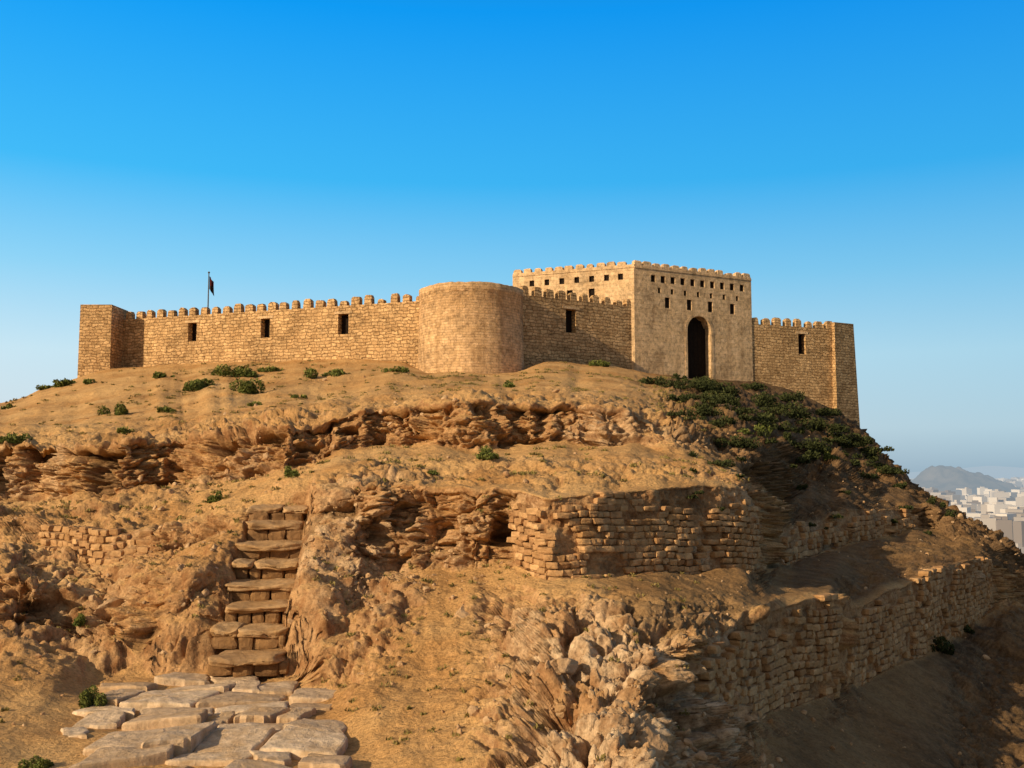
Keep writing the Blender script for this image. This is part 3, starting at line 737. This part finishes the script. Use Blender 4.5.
# ------------------------------------------------------------------ vegetation
def leaf_mat(name, c1, c2):
    m, nt, b = new_mat(name); g = N(nt)
    att = g.node('ShaderNodeAttribute', attribute_name='tint'); sep = g.node('ShaderNodeSeparateColor'); g.link(att.outputs['Color'], sep.inputs[0])
    g.link(g.mix(sep.outputs[0], c1, c2), b.inputs['Base Color']); b.inputs['Roughness'].default_value = 0.7
    return m
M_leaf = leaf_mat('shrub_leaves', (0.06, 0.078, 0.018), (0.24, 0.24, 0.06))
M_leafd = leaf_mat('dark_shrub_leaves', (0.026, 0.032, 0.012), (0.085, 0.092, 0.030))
M_dry = leaf_mat('dry_grass', (0.17, 0.135, 0.04), (0.38, 0.28, 0.10))
def leaves(c, rx, rz, n, size, upright=0.3):
    k = max(5, int(9*rx/rz*0.6)); cl = rng.uniform(-1, 1, (k, 3))*np.array([rx*0.72, rx*0.5, 0]); cl[:, 2] = rng.uniform(0.05, 0.6, k)*rz*(1-0.6*np.abs(cl[:, 0])/rx)
    cr = rng.uniform(0.3, 0.5, k)
    ci = rng.integers(0, k, n); d = rng.normal(size=(n, 3)); d /= np.linalg.norm(d, axis=1)[:, None]
    rr = min(rx*0.8, rz*1.6)
    p = cl[ci]+d*(rng.uniform(0.3, 1, n)**0.5*cr[ci])[:, None]*np.array([rr, rr, rz*0.9]); p[:, 2] = np.abs(p[:, 2])
    a = rng.normal(size=(n, 3)); a[:, 2] += upright*2; a /= np.linalg.norm(a, axis=1)[:, None]
    b_ = np.cross(a, rng.normal(size=(n, 3))); b_ /= np.linalg.norm(b_, axis=1)[:, None]
    sz_ = size*rng.uniform(0.6, 1.4, n)[:, None]
    V = np.stack([p-a*sz_, p+b_*sz_*0.4, p+a*sz_, p-b_*sz_*0.4], 1).reshape(-1, 3)+c
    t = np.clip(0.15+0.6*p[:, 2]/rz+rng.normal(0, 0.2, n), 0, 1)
    return V, np.arange(4*n).reshape(-1, 4), np.repeat(t, 4)
def shrub(u, v, wpx, hpx, mat=None, name='shrub', dens=1.0):
    p = ground(u, v); d = p[1]; rx = wpx/2*d/F; rz = hpx*d/F
    size = max(0.018, 1.5*d/F); n = int(dens*min(3500, max(200, wpx*hpx*2.4)))
    V, Fc, t = leaves(p-np.array([0, 0, 0.1*rz]), rx, rz, n, size)
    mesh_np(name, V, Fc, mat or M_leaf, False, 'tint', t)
for a_ in [(235, 373, 56, 18), (190, 387, 46, 21), (241, 389, 48, 20), (325, 373, 40, 14), (115, 412, 34, 18), (15, 439, 38, 13), (66, 382, 32, 10), (268, 368, 30, 7),
           (487, 454, 40, 14), (506, 384, 24, 10), (215, 498, 22, 15), (98, 704, 38, 28), (28, 766, 38, 17), (291, 473, 20, 15), (82, 624, 20, 14), (165, 374, 22, 8), (395, 368, 30, 7),
           (600, 362, 30, 8), (8, 405, 16, 8), (165, 408, 28, 10), (430, 470, 16, 4), (255, 402, 18, 6), (90, 380, 20, 7), (300, 395, 18, 6), (45, 385, 24, 6), (125, 430, 22, 7)]: shrub(*a_)
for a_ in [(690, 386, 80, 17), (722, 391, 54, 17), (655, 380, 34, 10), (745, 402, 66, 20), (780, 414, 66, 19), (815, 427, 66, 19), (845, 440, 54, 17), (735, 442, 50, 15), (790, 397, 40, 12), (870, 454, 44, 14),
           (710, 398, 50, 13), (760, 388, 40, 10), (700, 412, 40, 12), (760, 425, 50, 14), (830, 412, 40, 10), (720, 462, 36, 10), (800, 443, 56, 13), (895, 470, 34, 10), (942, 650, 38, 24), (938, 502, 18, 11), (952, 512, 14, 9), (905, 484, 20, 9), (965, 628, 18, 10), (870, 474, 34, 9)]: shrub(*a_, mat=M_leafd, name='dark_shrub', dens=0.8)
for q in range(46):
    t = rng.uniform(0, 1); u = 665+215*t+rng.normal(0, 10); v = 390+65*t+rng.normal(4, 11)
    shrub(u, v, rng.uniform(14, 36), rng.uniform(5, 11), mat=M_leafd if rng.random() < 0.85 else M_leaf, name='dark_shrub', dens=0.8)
for q in range(18):
    u = rng.uniform(690, 930); v = rng.uniform(470, 540)-(930-u)*0.1
    shrub(u, v, rng.uniform(8, 20), rng.uniform(3, 7), mat=M_leafd, name='dark_shrub', dens=0.9)
Vs = []; Fs = []; Ts = []; nn = 0
m = ((SG > 8.2) & (SG < 9.9) & (UU > -250) & (UU < 720)) | ((SG > 6.1) & (SG < 6.9) & (UU > 0) & (UU < 760))
cand = np.where((m & ((grass > 0.2) | (rng.random(m.shape) < 0.15))).ravel())[0]
for pi in rng.choice(cand, 800):
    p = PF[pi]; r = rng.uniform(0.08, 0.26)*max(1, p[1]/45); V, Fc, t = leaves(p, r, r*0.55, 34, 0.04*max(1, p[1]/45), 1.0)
    Vs.append(V); Fs.append(Fc+nn); Ts.append(t); nn += len(V)
cand = np.where(((SG < 6) & (SG > 1.0) & (UU > -50) & (UU < 700) & (stm < 0.4) & (pv < .5) & (w < .2)).ravel())[0]
for pi in rng.choice(cand, 200):
    p = PF[pi]; r = rng.uniform(0.05, 0.13); V, Fc, t = leaves(p, r, r*0.9, 26, 0.03, 1.2)
    Vs.append(V); Fs.append(Fc+nn); Ts.append(t); nn += len(V)
mesh_np('dry_grass', np.concatenate(Vs), np.concatenate(Fs), M_dry, False, 'tint', np.concatenate(Ts))

# ------------------------------------------------------------------ distant plain, city
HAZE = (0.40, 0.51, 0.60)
def haze_mat(name, c1, c2, scale, L0=6500.0):
    m, nt, b = new_mat(name); g = N(nt)
    geo = g.node('ShaderNodeNewGeometry'); P_ = geo.outputs['Position']
    att = g.node('ShaderNodeAttribute', attribute_name='tint'); sep = g.node('ShaderNodeSeparateColor'); g.link(att.outputs['Color'], sep.inputs[0])
    f = sep.outputs[0] if scale is None else g.ramp(g.noise(P_, scale, 6, 0.7), [(0.35, 0.0), (0.65, 1.0)])
    g.link(g.mix(f, c1, c2), b.inputs['Base Color'])
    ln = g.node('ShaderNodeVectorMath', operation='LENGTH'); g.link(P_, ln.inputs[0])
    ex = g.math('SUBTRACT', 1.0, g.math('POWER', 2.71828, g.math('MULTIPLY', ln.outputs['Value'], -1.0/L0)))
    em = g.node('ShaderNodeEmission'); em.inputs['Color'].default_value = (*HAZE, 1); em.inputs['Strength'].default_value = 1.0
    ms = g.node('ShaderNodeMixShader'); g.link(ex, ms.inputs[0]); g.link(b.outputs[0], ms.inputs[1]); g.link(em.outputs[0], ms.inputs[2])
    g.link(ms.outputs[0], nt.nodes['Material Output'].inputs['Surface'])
    return m
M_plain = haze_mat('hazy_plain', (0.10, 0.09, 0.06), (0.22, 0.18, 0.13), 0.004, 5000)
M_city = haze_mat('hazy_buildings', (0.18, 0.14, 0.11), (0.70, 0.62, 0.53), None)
R_ = 45000.0; nseg = 48; V = [(0, 0, -105)]; Fc = []
for q in range(nseg): V.append((R_*math.cos(2*math.pi*q/nseg), R_*math.sin(2*math.pi*q/nseg), -105))
me = bpy.data.meshes.new('plain_ground'); me.from_pydata(V, [], [(0, 1+q, 1+(q+1) % nseg) for q in range(nseg)]); me.materials.append(M_plain)
ob = bpy.data.objects.new('plain_ground', me); scene.collection.objects.link(ob)
Vs = []; Fs = []; Ts = []; nn = 0
UB = np.array([[-1, -1, 0], [1, -1, 0], [1, 1, 0], [-1, 1, 0], [-1, -1, 1], [1, -1, 1], [1, 1, 1], [-1, 1, 1]], float)
BF = np.array([[0, 1, 5, 4], [1, 2, 6, 5], [2, 3, 7, 6], [3, 0, 4, 7], [4, 5, 6, 7]])
for q in range(13000):
    yy = 900*math.exp(rng.uniform(0, 2.1)); k = rng.uniform(0.34, 0.72) if q % 8 else rng.uniform(-0.9, 0.9)
    xx = k*yy; s1, s2 = rng.uniform(4, 11, 2)*(1+yy/5000); hh = rng.uniform(7, 20) if rng.random() < 0.85 else rng.uniform(24, 60)
    an = rng.choice([0.3, 0.5, -0.4])+rng.normal(0, 0.1); Rz = rz(an)
    V = (UB*np.array([s1, s2, hh]))@Rz.T+np.array([xx, yy, -105]); t = rng.uniform(0, 1)
    Vs.append(V); Fs.append(BF+nn); Ts.append(np.full(8, t)); nn += 8
    if rng.random() < 0.5:
        V = (UB*np.array([s1*0.4, s2*0.4, 3]))@Rz.T+np.array([xx, yy, -105+hh+0.01]); Vs.append(V); Fs.append(BF+nn); Ts.append(np.full(8, t*0.8)); nn += 8
mesh_np('distant_city', np.concatenate(Vs), np.concatenate(Fs), M_city, False, 'tint', np.concatenate(Ts))
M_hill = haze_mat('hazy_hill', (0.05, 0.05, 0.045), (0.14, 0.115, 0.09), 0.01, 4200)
def dhill(name, cx, cy, rx, ry, h, sd, ex=1.1):
    n = 90; g_ = np.linspace(-1, 1, n); xx, yy = np.meshgrid(g_, g_); r = np.sqrt(xx**2+yy**2)
    p = np.stack([xx*3, yy*3, np.full_like(xx, sd)], -1)
    z = h*(np.clip(1-r, 0, 1)**ex)*(1+0.6*fbm(p, 5, sd))-2
    V = np.stack([cx+xx*rx, cy+yy*ry, -105+z], -1).reshape(-1, 3); ii = np.arange(n*n).reshape(n, n)
    mesh_np(name, V, np.stack([ii[:-1, :-1], ii[:-1, 1:], ii[1:, 1:], ii[1:, :-1]], -1).reshape(-1, 4), M_hill, True, 'tint', np.zeros(n*n))
dhill('distant_hill', 0.446*3000, 3000, 250, 400, 138, 3)
dhill('distant_hill', 0.50*12000, 12500, 2600, 1500, 120, 5)
dhill('distant_hill', 0.9*12000, 15000, 3600, 1500, 150, 8)
dhill('distant_hill', -0.5*9000, 14000, 4600, 1500, 120, 9)

# ------------------------------------------------------------------ light
tosun = Vector((-0.79, -0.61, 0)).normalized(); EL = math.radians(22)
sd = Vector((tosun.x*math.cos(EL), tosun.y*math.cos(EL), math.sin(EL)))
sun = bpy.data.lights.new('sun', 'SUN'); sun.energy = 5.0; sun.angle = math.radians(0.5); sun.color = (1.0, 0.82, 0.57)
so = bpy.data.objects.new('sun', sun); scene.collection.objects.link(so); so.rotation_euler = sd.to_track_quat('Z', 'Y').to_euler(); so.location = (-40, -20, 60)
wd = bpy.data.worlds.new('World'); scene.world = wd; wd.use_nodes = True; nt = wd.node_tree; g = N(nt)
sky = g.node('ShaderNodeTexSky', sky_type='NISHITA'); sky.sun_disc = False; sky.sun_elevation = EL
sky.sun_rotation = math.atan2(sd.x, sd.y); sky.altitude = 100; sky.air_density = 1.0; sky.dust_density = 0.6; sky.ozone_density = 2.5
sc_ = g.node('ShaderNodeVectorMath', operation='SCALE'); g.link(sky.outputs[0], sc_.inputs[0]); sc_.inputs['Scale'].default_value = 0.10
tc = g.node('ShaderNodeTexCoord'); sx = g.node('ShaderNodeSeparateXYZ'); g.link(tc.outputs['Generated'], sx.inputs[0])
air = g.ramp(sx.outputs[2], [(0.0, (0.42, 0.53, 0.61)), (0.04, (0.58, 0.72, 0.78)), (0.11, (0.53, 0.78, 0.89)), (0.19, (0.25, 0.65, 0.92)), (0.28, (0.045, 0.49, 0.94)), (0.43, (0.0, 0.34, 0.93)), (0.60, (0.04, 0.13, 0.32)), (1.0, (0.06, 0.09, 0.17))])
side = g.math('ADD', 0.94, g.math('MULTIPLY', sx.outputs[0], -0.42))
cmb = g.node('ShaderNodeCombineXYZ'); g.link(side, cmb.inputs[0]); g.link(g.math('ADD', 0.48, g.math('MULTIPLY', side, 0.5)), cmb.inputs[1]); g.link(g.math('ADD', 0.7, g.math('MULTIPLY', side, 0.3)), cmb.inputs[2])
air = g.mix(1.0, air, cmb.outputs[0], 'MULTIPLY')
# dusty warm glow of the sky on the sun's side (behind and left of the viewpoint), added to warm the fill
dt = g.node('ShaderNodeVectorMath', operation='DOT_PRODUCT'); g.link(tc.outputs['Generated'], dt.inputs[0]); dt.inputs[1].default_value = (sd.x, sd.y, sd.z)
glow = g.ramp(dt.outputs['Value'], [(0.15, 0.0), (0.95, 1.0)])
air = g.mix(glow, air, (0.80, 0.66, 0.48))
back = g.ramp(g.math('MULTIPLY', sx.outputs[1], -1.0), [(0.0, 0.0), (0.5, 0.75)])  # neutral fill added to the unseen sky behind the camera
air = g.mix(back, air, (0.27, 0.265, 0.27))
bg = nt.nodes['Background']; g.link(g.mix(0.95, sc_.outputs[0], air), bg.inputs['Color']); bg.inputs['Strength'].default_value = 1.0
scene.view_settings.view_transform = 'Standard'; scene.view_settings.look = 'None'; scene.view_settings.exposure = 0

cam = bpy.data.cameras.new('camera'); cam.sensor_width = 36; cam.lens = 36*F/1024; cam.clip_end = 60000; cam.clip_start = 0.1
co = bpy.data.objects.new('camera', cam); scene.collection.objects.link(co); co.location = (0, 0, 0); co.rotation_euler = (math.radians(90)+PITCH, 0, 0)
scene.camera = co
